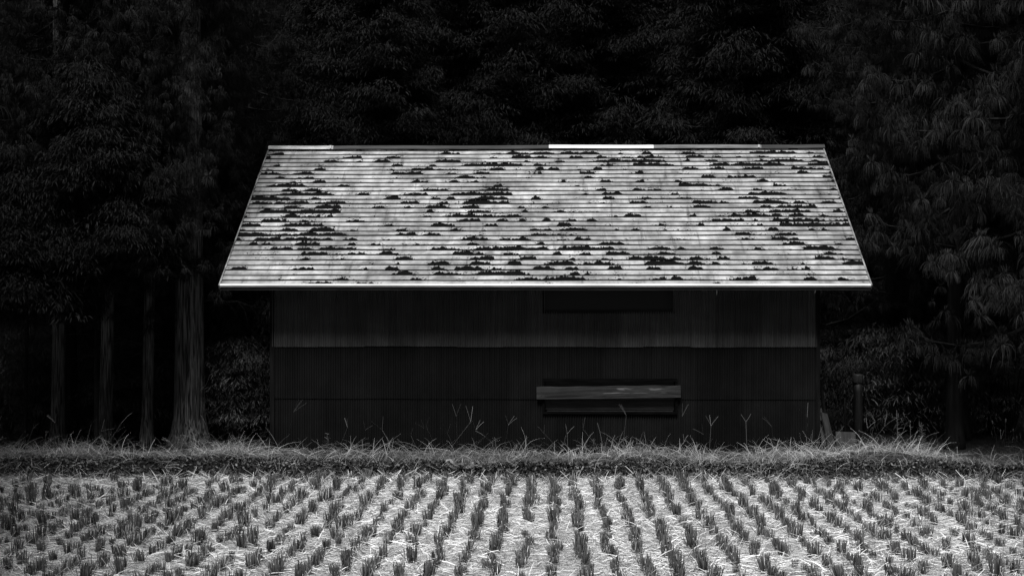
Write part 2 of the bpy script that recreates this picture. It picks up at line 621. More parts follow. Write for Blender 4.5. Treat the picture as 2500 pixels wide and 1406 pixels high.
# back and sides
mb = MB()
corr(mb, XL, XR, -0.1, ZE + 0.2, YB, 'x', 1)
part(mb, 'back_wall', M['wall_dark'])
for xx, sg in ((XL, -1), (XR, 1)):
    mb = MB()
    n = 176 * 4
    s_ = np.linspace(YF, YB, n + 1)
    wv = np.sin((s_ - YF) / PITCH * 2 * np.pi) * 0.0055
    top = ZE + 0.25 + (1 - np.abs(s_ - YR) / (YR - YF)) * (ZR - ZE - 0.36)
    v = np.array([np.stack([xx + sg * (0.006 + wv), s_, t_ * top - 0.1 * (1 - t_)], -1) for t_ in (0, 0.5, 1)])
    i = (np.arange(2)[:, None] * (n + 1) + np.arange(n)[None]).ravel()
    mb.add(v.reshape(-1, 3), np.stack([i, i + 1, i + n + 2, i + n + 1], -1))
    part(mb, 'side_wall', M['wall_dark'])
    mb = MB()
    mb.box(xx - 0.028 if sg < 0 else xx - 0.03, xx + 0.03 if sg < 0 else xx + 0.028, YF - 0.034, YF + 0.02, -0.1, ZE + 0.15)
    part(mb, 'corner_trim', M['corner'])

# openings: recessed dark boards, frames
for (x0, x1, z0, z1), nm in ((W1, 'lower'), (W2, 'upper')):
    low = nm == 'lower'
    mb = MB()
    dp = 0.07 if low else 0.02
    mb.box(x0 - 0.02, x1 + 0.02, YF + dp, YF + dp + 0.02, z0 - 0.02, z1 + 0.02)
    win = part(mb, 'window', M['pane'], shed, False, 'boarded opening low in the front wall' if low else 'dark opening just under the eave')
    mb = MB()
    t_ = 0.028
    pr = 0.038 if low else 0.03
    mb.box(x0 - t_, x1 + t_, YF - pr, YF + 0.07, z0 - t_ * 1.1, z0)
    mb.box(x0 - t_, x1 + t_, YF - pr, YF + 0.07, z1, z1 + t_ * 1.3)
    mb.box(x0 - t_, x0, YF - pr + 0.003, YF + 0.07, z0, z1)
    mb.box(x1, x1 + t_, YF - pr + 0.003, YF + 0.07, z0, z1)
    part(mb, 'window_frame', M['frame'], win)
    if low:
        mb = MB()
        mb.box(x0 + 0.03, x1 - 0.03, YF - 0.02, YF + 0.069, z0 + 0.002, z0 + 0.012)
        part(mb, 'sill_strip', M['post'], win)
        mb = MB()
        for k in range(3):
            za = z0 + 0.02 + k * 0.13
            mb.box(x0 + 0.01, x1 - 0.01, YF + 0.03, YF + 0.05, za, za + 0.122)
        part(mb, 'inner_board', M['wood_dark'], win)

# weathered plank nailed across the lower opening
pl = (px(1310, 18.93), px(1662, 18.93))
zc = (zwall(960.5), zwall(957))
cx, cz = (pl[0] + pl[1]) / 2, zwall(960)
L = pl[1] - pl[0]
nn, hh = 40, 0.081
mb = MB()
s_ = np.linspace(-L / 2, L / 2, nn + 1)
up = hh * (1 + 0.02 * np.sin(s_ * 5)) + 0.003 * np.sin(s_ * 13)
lo = -hh * (1 + 0.02 * np.sin(s_ * 4 + 1))
for (a, b, y0) in ((lo, up, 0),):
    v = np.array([np.stack([s_, 0 * s_ + yy, zz], -1) for yy, zz in ((-0.013, lo), (-0.013, up), (0.013, up), (0.013, lo))])
    N = nn + 1
    q = []
    for k in range(4):
        i = np.arange(nn)
        a_, b_ = k * N, ((k + 1) % 4) * N
        q.append(np.stack([a_ + i, a_ + i + 1, b_ + i + 1, b_ + i], -1))
    q.append(np.array([[0, N, 2 * N, 3 * N], [nn, 3 * N + nn, 2 * N + nn, N + nn]]))
    mb.add(v.reshape(-1, 3), np.concatenate(q))
plank = mb.build('plank', M['plank'], shed)
plank.location = (cx - SX, -0.056, cz)
plank.rotation_euler = (0, -0.014, 0)
plank['label'] = 'weathered grey plank nailed across the low opening'
mb = MB()
for xx, zz in ((-L / 2 + 0.06, 0.02), (-L / 2 + 0.065, -0.035), (L / 2 - 0.07, 0.02), (L / 2 - 0.06, -0.03)):
    mb = MB()
    mb.box(xx - 0.004, xx + 0.004, -0.0165, -0.012, zz - 0.004, zz + 0.004)
    mb.build('nail', M['wood_dark'], plank)

# roof: 31 lapped courses front and back
NC = 31
slope_l = math.hypot(YR - YE, ZR - ZE)
uy, uz = (YR - YE) / slope_l, (ZR - ZE) / slope_l
ny, nz = -uz, uy


def roof_slope(front, name):
    verts, quads, uvs, mats = [], [], [], []
    nxs = 90
    xs = np.linspace(EX0, EX1, nxs + 1)
    r = np.random.default_rng(21 if front else 22)
    n0 = 0
    for c in range(NC):
        s0, s1 = slope_l * c / NC, slope_l * (c + 1) / NC
        ph = r.uniform(0, 6.28, 3)
        wob = 0.006 * np.sin(xs * 1.3 + ph[0]) + 0.004 * np.sin(xs * 5.1 + ph[1]) + r.normal(0, 0.0012, len(xs))
        bow = 0.003 * np.sin(xs * 2.7 + ph[2])
        if c == 0:
            wob = wob * 0.3
        prof = [(s0 + 0.006 + 0 * wob, 0.002 + 0 * wob, 0), (s0 + wob, 0.016 + bow, 0), (s0 + 0.45 * (s1 - s0) + wob * .5, 0.011 + bow * .5, 0.45), (s1 + 0.012 + 0 * wob, 0.0 + 0 * wob, 0.999)]
        for s_, h_, fv in prof:
            a = YE + s_ * uy + h_ * ny
            z = ZE + s_ * uz + h_ * nz
            if not front:
                a = 2 * YR - a
            verts.append(np.stack([xs, a, z], -1))
            uvs.append(np.stack([xs, np.full_like(xs, c + fv)], -1))
        N = nxs + 1
        for k in range(3):
            i = n0 + k * N + np.arange(nxs)
            q = np.stack([i, i + 1, i + N + 1, i + N], -1)
            quads.append(q)
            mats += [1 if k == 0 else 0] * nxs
        n0 += 4 * N
    v = np.concatenate(verts)
    q = np.concatenate(quads)
    uvv = np.concatenate(uvs)
    off = np.array([SX, SY, 0])
    me = bpy.data.meshes.new(name)
    me.from_pydata((v - off).tolist(), [], q.tolist())
    me.materials.append(M['roof'])
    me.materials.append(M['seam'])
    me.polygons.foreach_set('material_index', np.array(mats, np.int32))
    ul = me.uv_layers.new(name='UVMap')
    ul.data.foreach_set('uv', uvv[q.ravel()].astype(np.float32).ravel())
    me.update()
    return me


roof = put('roof', roof_slope(True, 'roof'), shed)
roof['label'] = 'front roof slope with pale paint peeling in dark patches along each course'
rb = put('roof', roof_slope(False, 'roof back'), shed)
rb['label'] = 'back roof slope of lapped courses'

# boards under the roof, fascia, verge trims, eave strip
def slab(mb, x0, x1, s0, s1, h0, h1, front=True):
    v = []
    for x in (x0, x1):
        for s_, h_ in ((s0, h0), (s1, h0), (s1, h1), (s0, h1)):
            y = YE + s_ * uy + h_ * ny
            z = ZE + s_ * uz + h_ * nz
            v.append([x, y if front else 2 * YR - y, z])
    mb.add(v, [[0, 1, 2, 3], [4, 7, 6, 5], [0, 4, 5, 1], [1, 5, 6, 2], [2, 6, 7, 3], [3, 7, 4, 0]])


for fr in (True, False):
    mb = MB()
    slab(mb, EX0 + 0.02, EX1 - 0.02, 0.02, slope_l - 0.01, -0.03, -0.004, fr)
    part(mb, 'roof_boarding', M['soffit'], roof if fr else rb)
    mb = MB()
    ya = YE + 0.012 if fr else 2 * YR - YE - 0.037
    mb.box(EX0 + 0.015, EX1 - 0.015, ya, ya + 0.025, ZE - 0.05, ZE - 0.004)
    part(mb, 'fascia', M['wood_dark'], roof if fr else rb)
    for x0 in (EX0 - 0.008, EX1 - 0.010):
        mb = MB()
        slab(mb, x0, x0 + 0.018, -0.004, slope_l - 0.02, -0.035, 0.022, fr)
        part(mb, 'verge_trim', M['trim'], roof if fr else rb)
mb = MB()
slab(mb, EX0 + 0.01, EX1 - 0.01, -0.012, 0.03, 0.0175, 0.0205)
slab(mb, EX0 + 0.01, EX1 - 0.01, -0.012, -0.009, -0.006, 0.0172)
part(mb, 'eave_strip', M['eave'], roof)
# rafters under the eave overhang
mb = MB()
for x in np.linspace(EX0 + 0.3, EX1 - 0.3, 12):
    slab(mb, x - 0.022, x + 0.022, 0.05, slope_l - 0.1, -0.085, -0.0305)
part(mb, 'rafters', M['soffit'], roof)

# ridge caps, five lengths of sheet
caps = [(655, 812, 'cap_mid', 'scuffed bright length of ridge cap at the left end'), (812, 1340, 'cap_dark', 'dull grey length of ridge cap'),
        (1340, 1594, 'cap_light', 'brightest clean length of ridge cap'), (1594, 1857, 'cap_grey', 'grey length of ridge cap'), (1857, 2012, 'cap_dark', 'darkest length of ridge cap at the right end')]
for k, (a, b, mt, lb) in enumerate(caps):
    x0, x1 = px(a, YR - 0.1), px(b, YR - 0.1)
    lift = 0.006 if k in (0, 2) else 0.0
    mb = MB()
    prof = [(-0.15, ZR - 0.075), (-0.12, ZR - 0.02 + lift), (-0.10, ZR + 0.052 + lift), (-0.05, ZR + 0.066 + lift), (0.05, ZR + 0.066 + lift), (0.10, ZR + 0.052 + lift), (0.15, ZR - 0.05)]
    prof = [(-0.118, ZR - 0.012 + lift), (-0.098, ZR + 0.053 + lift), (-0.05, ZR + 0.068 + lift), (0.05, ZR + 0.068 + lift), (0.098, ZR + 0.053 + lift), (0.118, ZR - 0.012 + lift)]
    n = 14
    xs = np.linspace(x0, x1 + 0.01, n)
    dz = 0.003 * np.sin(xs * 2.2 + k)
    v = np.array([np.stack([xs, 0 * xs + YR + y, ZR - 0.014 + (z - ZR - 0.012) * 0.72 + dz], -1) for y, z in prof])
    i = (np.arange(len(prof) - 1)[:, None] * n + np.arange(n - 1)[None]).ravel()
    mb.add(v.reshape(-1, 3), np.stack([i, i + 1, i + n + 1, i + n], -1))
    # end closures
    for col_ in (0, n - 1):
        ids = [j * n + col_ for j in range(6)]
        base = mb.n - 6 * n
        mb.q.append(np.array([[ids[0], ids[1], ids[4], ids[5]], [ids[1], ids[2], ids[3], ids[4]]]) + base)
    part(mb, 'ridge_cap', M[mt], roof, False, lb)
    if k in (0, 3):
        mb = MB()
        xe = x1 - 0.02
        mb.box(xe - 0.02, xe, YR - 0.125, YR - 0.10, ZR - 0.02, ZR + 0.02 + lift)
        part(mb, 'cap_clip', M['cap_light'], roof)
mb = MB()
mb.box(EX0 + 0.03, EX1 - 0.03, YR - 0.085, YR + 0.085, ZR - 0.1, ZR + 0.012)
part(mb, 'ridge_board', M['wood_dark'], roof)

# little gutter hooks left hanging under the eave
for (x, y0, y1, tilt) in ((1750, 709, 724, 0.0), (1991, 707, 720, 0.01), (824, 727, 745, -0.02), (1084, 727, 748, 0.012)):
    yy = 18.56 if y0 < 715 else 18.9
    X0, Za = px(x, yy, y0 - 4)
    _, Zb = px(x, yy, y1)
    mb = MB()
    mb.tube([(X0 + tilt, yy, Za), (X0, yy - 0.004, (Za + Zb) / 2), (X0 - tilt, yy, Zb)], [0.005, 0.005, 0.003], 5)
    part(mb, 'gutter_hook', M['bracket'] if y0 < 715 else M['post'])


# ------------------------------------------------------------------ cedar sprays, leaf sprays, crowns
def tuft(rs, n=64, k=4, length=0.24, width=0.0095):
    """a mop of needle fingers: short spikes on top, a skirt of long ones that turn down"""
    az = rs.uniform(0, 2 * np.pi, n)
    el = rs.uniform(-0.3, 1.3, n)
    h = np.stack([np.cos(az), np.sin(az), 0 * az], -1)
    spike = el > 0.85
    Ln = length * rs.uniform(0.6, 1.15, n) * np.where(spike, 0.55, 1.0)
    t = np.linspace(0, 1, k)
    reach = np.where(spike, 0.9 * np.cos(el), 0.62) * rs.uniform(0.5, 1.1, n)
    curve = np.where(spike[:, None], t[None], 1 - (1 - t[None]) ** 2)
    P = h[:, None] * (Ln * reach)[:, None, None] * curve[..., None]
    rise = np.where(spike, np.sin(el) * 0.9, np.clip(el, 0, 1) * 0.35)
    fall = np.where(spike, 0.05, 0.95 * rs.uniform(0.75, 1.1, n))
    P[..., 2] = (Ln * rise)[:, None] * t - (Ln * fall)[:, None] * t ** 1.7
    P += (h * 0.03 + np.stack([0 * az, 0 * az, 0.05 * np.sin(el)], -1))[:, None]
    d = unit(P[:, -1] - P[:, 0])
    side = unit(np.cross(d, rs.normal(size=(n, 3))))
    W = width * rs.uniform(0.7, 1.2, n)[:, None] * np.array([0.6, 1.0, 0.9, 0.4])[None, :k]
    return P, W, side


def leafspray(rs, n=88, length=0.10):
    """a flattish spray of small leaves"""
    az = rs.uniform(0, 2 * np.pi, n)
    r = np.sqrt(rs.random(n)) * 0.30
    c = np.stack([np.cos(az) * r, np.sin(az) * r, 0.10 - r * 0.55 + rs.normal(0, 0.03, n)], -1)
    d = unit(np.stack([np.cos(az), np.sin(az), rs.uniform(-1.3, 0.1, n)], -1) + rs.normal(0, .35, (n, 3)))
    t = np.array([0, 0.45, 1.0])
    Ln = length * rs.uniform(0.5, 1.1, n)
    P = c[:, None] + d[:, None] * (Ln[:, None] * t)[..., None]
    P[..., 2] -= 0.25 * Ln[:, None] * t ** 2
    side = unit(np.cross(d, rs.normal(size=(n, 3)) * 0.4 + np.array([0, 0, 1.0])))
    W = 0.018 * rs.uniform(0.6, 1.2, n)[:, None] * np.array([0.4, 1.0, 0.12])[None]
    return P, W, side


def crown_mesh(name, seed, z0, H, R, kind='cedar', nb=58, fine_top=7.8, cull=None, dens=1.0, z0_bare=0.0, tuft_scale=1.0):
    rs = np.random.default_rng(seed)
    proto = [tuft(rs, 74) for _ in range(6)] if kind == 'cedar' else [leafspray(rs) for _ in range(5)]
    coarse = [tuft(rs, 16, 4, 0.55, 0.10) for _ in range(3)]
    mb = MB()
    br = MB()
    for b in range(nb):
        f_ = (b + rs.random()) / nb
        z = z0 + (H - z0) * f_ ** 1.15
        rel = (z - z0) / (H - z0)
        Lb = R * (1 - rel) ** 0.75 * rs.uniform(0.55, 1.12) * (0.75 + 0.25 * min(1, rel * 8)) + 0.25
        az = b * 2.39996 + rs.uniform(-.5, .5)
        dx, dy = math.cos(az), math.sin(az)
        tt = np.linspace(0, 1, 6)
        dr = rs.uniform(0.10, 0.42) * Lb * (1.1 - rel)
        bx = tt * Lb
        bz = z - dr * np.sin(tt * 2.2) * 0.9 + 0.12 * Lb * tt ** 3
        wob = rs.uniform(-.1, .1) * Lb
        pts = np.stack([dx * bx - dy * wob * tt ** 2, dy * bx + dx * wob * tt ** 2, bz], -1)
        if cull is None or not cull(pts[-1]):
            br.tube(pts, np.linspace(0.028, 0.006, 6) * (0.6 + 0.4 * R / 2), 4)
        isfine = z < fine_top
        m_ = int((9 + 7.5 * Lb) * dens / max(tuft_scale, .5) ** 1.6) if isfine else int(5 + 3 * Lb)
        for j in range(m_):
            t = 1 - 0.75 * rs.random() ** 1.5 if rs.random() > 0.22 else rs.uniform(0.04, 0.45)
            k = min(4, int(t * 5))
            w_ = t * 5 - k
            p = pts[k] * (1 - w_) + pts[k + 1] * w_
            spread = 0.42 * Lb * (1 - t * 0.55) + 0.1
            lat = rs.normal(0, 1) * spread * 0.55
            p = p + np.array([-dy * lat, dx * lat, -abs(lat) * 0.35 + rs.normal(0, 0.10) - 0.05 * rs.random()])
            if cull is not None and cull(p):
                continue
            P, W, S = (proto[rs.integers(len(proto))] if isfine else coarse[rs.integers(3)])
            a = rs.uniform(0, 6.28)
            sc = rs.uniform(0.7, 1.25) * tuft_scale
            ca, sa = math.cos(a), math.sin(a)
            Rm = np.array([[ca, -sa, 0], [sa, ca, 0], [0, 0, 1]]) @ np.array([[1, 0, rs.normal(0, .2)], [0, 1, rs.normal(0, .2)], [0, 0, 1]])
            tn = np.clip(rs.normal(0.5, 0.22) + rs.normal(0, 0.16, len(P)), 0, 1)
            tone = tn[:, None] * np.linspace(0.55, 1.1, P.shape[1])[None]
            mb.ribbons(P @ Rm.T * sc + p, W * sc, S @ Rm.T, np.clip(tone, 0, 1))
    nfine = sum(len(q) for q in mb.q)
    for v_, q_, t_ in zip(br.v, br.q, br.t):
        mb.q.append(q_ + mb.n)
        mb.v.append(v_)
        mb.t.append(t_)
    mb.n += br.n
    me = mb.mesh(name)
    me.materials.append(M['needles'] if kind == 'cedar' else M['leaves'])
    me.materials.append(M['twig'])
    mi = np.zeros(len(me.polygons), np.int32)
    mi[nfine:] = 1
    me.polygons.foreach_set('material_index', mi)
    return me


def trunk_mesh(name, seed, r, H, lean=(0, 0), bark='bark'):
    rs = np.random.default_rng(seed)
    mb = MB()
    z = np.concatenate([[-0.2, 0.0, 0.12, 0.3, 0.6], np.linspace(1.1, H, 14)])
    flare = 1 + 0.35 * np.exp(-np.clip(z, 0, 9) / 0.18)
    rad = r * flare * np.clip(1 - z / (H * 1.04), 0.03, 1) ** 0.75
    bend = rs.uniform(-.05, .05, 2)
    pts = np.stack([lean[0] * z + bend[0] * np.sin(z * .5), lean[1] * z + bend[1] * np.sin(z * .6), z], -1)
    mb.tube(pts, rad, 22, 0.10, rs=rs)
    me = mb.mesh(name, True)
    me.materials.append(M[bark])
    return me


def tree(X, Y, Z, trunk_me, crown, label, group=None, name='cedar_tree', rz=0.0, sc=1.0, cat='tree'):
    e = empty(name, (X, Y, Z), label, cat, group, rz)
    e.scale = (sc, sc, sc)
    put('trunk', trunk_me, e)
    put('crown', crown, e)
    return e


def roof_keepout(X, Y, Z=0, rz=0.0):
    c_, s_ = math.cos(rz), math.sin(rz)

    def f(p):
        wx, wy, wz = X + p[0] * c_ - p[1] * s_, Y + p[0] * s_ + p[1] * c_, Z + p[2]
        if EX0 - 0.12 < wx < EX1 + 0.15 and 17.4 < wy < 25.6:
            return True
        # nothing hangs between the lens and the roof or in front of the bank
        if wy < 18.6 and wx < 4.8 and wx > -9:
            return wy < 18.3
        return wy < 16.9
    return f


def front_tree(xp, wp, Y, seed, z0, H, R, label, group=None, lean=(0, 0), dens=1.0, nb=56, cull=True, ts=0.46):
    X = px(xp, Y)
    r = wp / 2 / F * Y
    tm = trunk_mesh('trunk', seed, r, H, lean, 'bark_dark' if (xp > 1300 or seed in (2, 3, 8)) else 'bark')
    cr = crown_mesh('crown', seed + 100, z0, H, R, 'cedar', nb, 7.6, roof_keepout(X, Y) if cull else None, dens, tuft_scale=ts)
    if xp > 2300:
        cr.materials[0] = M['needles_near']
    return tree(X, Y, 0, tm, cr, label, group)


# trunks on the left of the shed
T = []
shade_trees = []
T.append(front_tree(141, 34, 19.7, 1, 2.5, 12, 2.1, 'slim cedar trunk paired with a darker one near the left edge'))
T.append(front_tree(171, 42, 20.3, 2, 2.7, 13, 2.0, 'dark cedar trunk touching the slim one, second from the left edge'))
T.append(front_tree(221, 34, 22.2, 3, 2.9, 12, 1.9, 'black thin cedar trunk set back between two paler trunks left of the shed'))
T.append(front_tree(256, 33, 19.7, 4, 2.6, 12, 1.8, 'rough barked narrow cedar with dead side branches, left of the knotty thin trunk', lean=(0.004, 0)))
T.append(front_tree(359, 28, 19.8, 5, 2.7, 11, 1.7, 'thinnest knotty cedar trunk just left of the thick one'))
T.append(front_tree(463, 76, 19.9, 6, 2.45, 14, 2.0, 'thickest cedar trunk with ribbed bark nearest the shed'))
T.append(front_tree(494, 36, 21.2, 8, 2.6, 12, 1.5, 'dark trunk hidden behind the right side of the thickest cedar'))
# trees right of the shed, boughs hanging low
T.append(front_tree(2348, 34, 20.6, 11, 2.4, 13, 1.9, 'thin dark cedar trunk between the post and the right edge', dens=0.8))
T.append(front_tree(2440, 44, 21.6, 12, 2.4, 13, 2.0, 'dark cedar trunk closest to the right edge of the woods', dens=0.8))
T.append(front_tree(2230, 40, 22.2, 13, 2.3, 13, 2.1, 'cedar behind the wooden post whose boughs rise beside the roof', dens=0.9))
T.append(front_tree(2545, 60, 18.9, 14, 1.55, 14, 2.25, 'nearest right hand cedar with mop-like drooping sprays over the grass', dens=0.9, nb=60, ts=0.78))
T.append(front_tree(2330, 40, 19.6, 15, 2.7, 12, 1.55, 'cedar with heavy drooping boughs beside the right roof corner', dens=0.9, ts=0.72))
T.append(front_tree(-60, 60, 19.8, 16, 2.4, 13, 2.2, 'cedar partly out of view whose boughs fill the left edge'))

# cedars added out of view beside the field to shade its edges
for k, (X, Y) in enumerate(((-9.6, 16.4), (-8.2, 13.4), (-7.2, 10.4), (-6.2, 7.4), (-6.0, 4.4), (7.7, 15.4), (6.8, 12.2), (6.1, 9.0), (5.7, 6.2), (5.8, 3.4))):
    shade_trees.append((X, Y, 'unseen cedar added left of the field to shade its edge' if X < 0 else 'unseen cedar added right of the field to shade its edge'))

Xs = px(235, 18.9)
tree(Xs, 18.9, 0, trunk_mesh('trunk', 91, 0.03, 4.6, (0, 0), 'bark_dark'), crown_mesh('crown', 92, 2.6, 5.0, 0.8, 'leaf', 34, 9, None, 4.0, tuft_scale=0.75), 'small broad-leaved tree with paler foliage among the left cedars', None, 'leafy_tree')
Xs = px(60, 18.9)
tree(Xs, 18.9, 0, trunk_mesh('trunk', 93, 0.03, 4.0, (0, 0), 'bark_dark'), crown_mesh('crown', 94, 2.2, 3.9, 0.9, 'leaf', 30, 9, None, 4.0, tuft_scale=0.75), 'low broad-leaved tree at the left edge in front of the cedars', None, 'leafy_tree')
# dead side branches on three of the left trunks
for ti, zs in ((3, (1.35, 1.2, 1.0)), (4, (1.32, 1.22)), (0, (1.5, 1.3)), (5, (1.95,))):
    for k, z in enumerate(zs):
        rs = np.random.default_rng(300 + ti * 10 + k)
        mb = MB()
        sgn = -1 if (ti == 4 or k % 2) else 1
        Ld = rs.uniform(0.5, 1.0)
        p = [np.array([0, 0.05, z])]
        for j in range(6):
            p.append(p[-1] + np.array([sgn * Ld / 6, rs.uniform(0, .08), rs.uniform(-.06, .03)]))
        mb.tube(p, np.linspace(0.016, 0.004, 7), 5)
        for j in (2, 3, 4, 5):
            q0 = p[j]
            mb.tube([q0, q0 + np.array([sgn * .1, .02, -0.12]), q0 + np.array([sgn * .16, .03, -0.34 * rs.random() - 0.1])], [0.006, 0.004, 0.002], 4)
        mb.build('dead_branch', M['twig'], T[ti])

# forest behind: shared crowns
TR = [trunk_mesh('trunk', 40 + k, 0.17, 13, (0, 0), 'bark_dark') for k in range(2)]
CR = [crown_mesh('crown', 50 + k, 2.2, 13, 2.5, 'cedar', 60, 9.5, None, 0.85, tuft_scale=0.6) for k in range(2)]
LF = [crown_mesh('crown', 60 + k, 1.6, 9.5, 2.7, 'leaf', 70, 9.6, None, 2.2) for k in range(2)]
rs = np.random.default_rng(5)
spots = []
for row, (Yr, step) in enumerate(((24.2, 2.3), (27.6, 2.6), (31.0, 3.0), (35.5, 3.6), (41, 4.4), (48, 5.5))):
    half = Yr * 0.40 + 3
    x = -half + rs.uniform(0, step)
    while x < half:
        X, Y = x + rs.uniform(-.5, .5), Yr + rs.uniform(-.7, .7)
        x += step
        if Y < 27.4 and -5.6 < X < 5.6:
            continue
        spots.append((row, X, Y))
for row, X, Y in spots:
    centre = -4.6 < X < 3.4 * (Y / 27) and row >= 1
    z = max(0.0, float(hill_z(np.array(X), np.array(Y)))) - 0.05
    rz = rs.uniform(0, 6.28)
    if centre and rs.random() < 0.85 or (row > 0 and px(1730, Y) < X < px(1940, Y)):
        tree(X, Y, z, TR[rs.integers(2)], LF[rs.integers(2)], 'dark leafy tree in the woods behind the shed roof', 'leafy trees behind the shed', 'leafy_tree', rz, rs.uniform(.85, 1.15))
    else:
        tree(X, Y, z, TR[rs.integers(2)], CR[rs.integers(2)], 'dark cedar standing deep in the woods behind the front trunks', 'cedars deep in the woods', 'cedar_tree', rz, rs.uniform(.85, 1.15))


for X, Y, lb in shade_trees:
    tree(X, Y, -0.2, TR[0], CR[int(Y) % 2], lb, 'unseen cedars added to shade the field', 'cedar_tree', rs.uniform(0, 6.28), 1.05)

# undergrowth shrubs between and behind the trunks
def shrub_mesh(seed, w, h):
    rs = np.random.default_rng(seed)
    proto = [leafspray(rs, 56, 0.12) for _ in range(4)]
    mb = MB()
    st = MB()
    n = int(150 * w * h)
    for j in range(n):
        a, r = rs.uniform(0, 6.28), math.sqrt(rs.random()) * w
        z = h * rs.random() ** 0.8
        r *= math.sqrt(max(0.05, 1 - (z / h) ** 2 * 0.8))
        p = np.array([math.cos(a) * r, math.sin(a) * r, z])
        P, W, S = proto[rs.integers(4)]
        sc = rs.uniform(0.4, 0.8)
        t0 = np.clip(rs.normal(.5, .3), 0, 1)
        mb.ribbons(P * sc + p, W * sc, S, np.full(len(P), t0))
        if j % 12 == 0:
            st.tube([(0, 0, -0.1), p * np.array([.4, .4, .6]), p], [0.012, 0.008, 0.003], 4)
    a = mb.mesh('foliage')
    a.materials.append(M['undergrowth'])
    b = st.mesh('stems')
    b.materials.append(M['twig'])
    return a, b


SH = [shrub_mesh(70, 0.8, 1.3), shrub_mesh(71, 0.7, 1.7), shrub_mesh(72, 1.0, 1.0)]
shrubs = [(92, 20.9), (205, 21.0), (306, 20.6), (398, 20.9), (538, 20.4), (325, 22.6), (150, 22.4), (40, 22.5), (95, 21.6), (190, 23.5), (300, 21.5), (400, 22.8), (545, 21.4), (600, 22.6), (575, 24.5), (640, 20.6), (330, 24.5), (120, 25), (480, 25), (20, 20.8),
          (2130, 22.8), (2190, 21.4), (2270, 23), (2045, 25.8), (2085, 27.2), (2015, 27.5), (2390, 22.6), (2470, 21.2), (2230, 25), (2420, 25.5), (2330, 24)]
for k, (xp, Y) in enumerate(shrubs):
    left = xp < 1000
    e = empty('shrub', (px(xp, Y), Y, 0.0), 'dim leafy shrub in the undergrowth between the left trunks' if left else 'dim leafy shrub in the undergrowth right of the shed', 'shrub',
              'shrubs between the left trunks' if left else 'shrubs right of the shed', rs.uniform(0, 6.28))
    a, b = SH[k % 3]
    s_ = rs.uniform(.8, 1.25)
    e.scale = (s_, s_, s_)
    f_ = put('foliage', a, e)
    put('stem', b, e)


# ------------------------------------------------------------------ grass, weeds and straw
def blades(mb, P0, az, lean, L, W, tone, K=4, curl=0.6, rs=rng, wprof=None):
    n = len(P0)
    t = np.linspace(0, 1, K)
    d = np.stack([np.cos(az) * np.sin(lean), np.sin(az) * np.sin(lean), np.cos(lean)], -1)
    P = P0[:, None] + d[:, None] * (L[:, None] * t)[..., None]
    h = np.stack([np.cos(az), np.sin(az), 0 * az], -1)
    cu = (curl * L * rs.uniform(0.2, 1.0, n))
    P = P + h[:, None] * (cu[:, None] * t ** 2)[..., None] * 0.7
    P[..., 2] -= cu[:, None] * t ** 2.2 * 0.75
    side = unit(np.cross(d, rs.normal(size=(n, 3))))
    wp = wprof if wprof is not None else np.linspace(1, 0.2, K)
    mb.ribbons(P, W[:, None] * wp[None], side, tone[:, None] * np.linspace(0.75, 1.1, K)[None])


# low turf on the bank top
mb = MB()
n = 48000
X = rng.uniform(-9.5, 9.5, n)
Y = rng.uniform(17.2, 19.0, n)
sel = rng.random(n) < 0.35
side_zone = (X < XL - 0.05) | (X > XR + 0.05)
Y = np.where(sel & side_zone, rng.uniform(18.9, 21.5, n), Y)
ok = (Y < 18.97) | side_zone
X, Y = X[ok], Y[ok]
Z = bank_z(X, Y)
n = len(X)
L = rng.uniform(0.03, 0.13, n) * (1 + 0.5 * vnoise(X * 2, Y * 2, 31))
patch = np.clip(0.52 + 0.32 * vnoise(X * 3.1, Y * 4, 32) + rng.normal(0, 0.2, n), 0, 1)
patch *= 0.72 * np.clip(1.25 - (Y - 17.4) * 0.35, 0.45, 1)
blades(mb, np.stack([X, Y, Z - 0.005], -1), rng.uniform(0, 6.28, n), rng.uniform(0, 1.2, n), np.clip(L * np.clip(1.3 - (Y - 17.2) * 0.45, .5, 1.2), .02, .2), rng.uniform(0.003, 0.006, n), patch)
tag(mb.build('grass', M['grass']), 'low dry grass covering the top of the bank', 'grass', kind='stuff')

# taller loose stalks and crabgrass, arching every way
mb = MB()
cl = []
for k in range(150):
    cl.append((rng.uniform(-8, 8), rng.uniform(17.4, 18.8)))
for xp, Y in ((150, 17.7), (230, 17.8), (180, 18), (560, 17.9), (520, 17.8), (600, 18.1), (1440, 18.2), (1540, 18.0), (1610, 17.8), (1700, 17.9), (1690, 18.2), (1490, 18.1), (1920, 17.9), (2020, 17.9), (2100, 18), (2200, 18), (2260, 18.1), (2150, 17.8)):
    for q in range(8):
        cl.append((px(xp, Y) + rng.normal(0, .2), Y + rng.normal(0, .12)))
for cxx, cyy in cl:
    n = rng.integers(10, 26)
    X = cxx + rng.normal(0, 0.09, n)
    Y = np.clip(cyy + rng.normal(0, 0.07, n), 17.3, 18.9)
    Z = bank_z(X, Y)
    L = rng.uniform(0.10, 0.40, n) * rng.uniform(0.6, 1.25)
    blades(mb, np.stack([X, Y, Z], -1), rng.uniform(0, 6.28, n), rng.uniform(0.1, 1.35, n), L, rng.uniform(0.0025, 0.005, n), np.clip(rng.normal(0.42, 0.26, n), 0, 1), 6, 0.75)
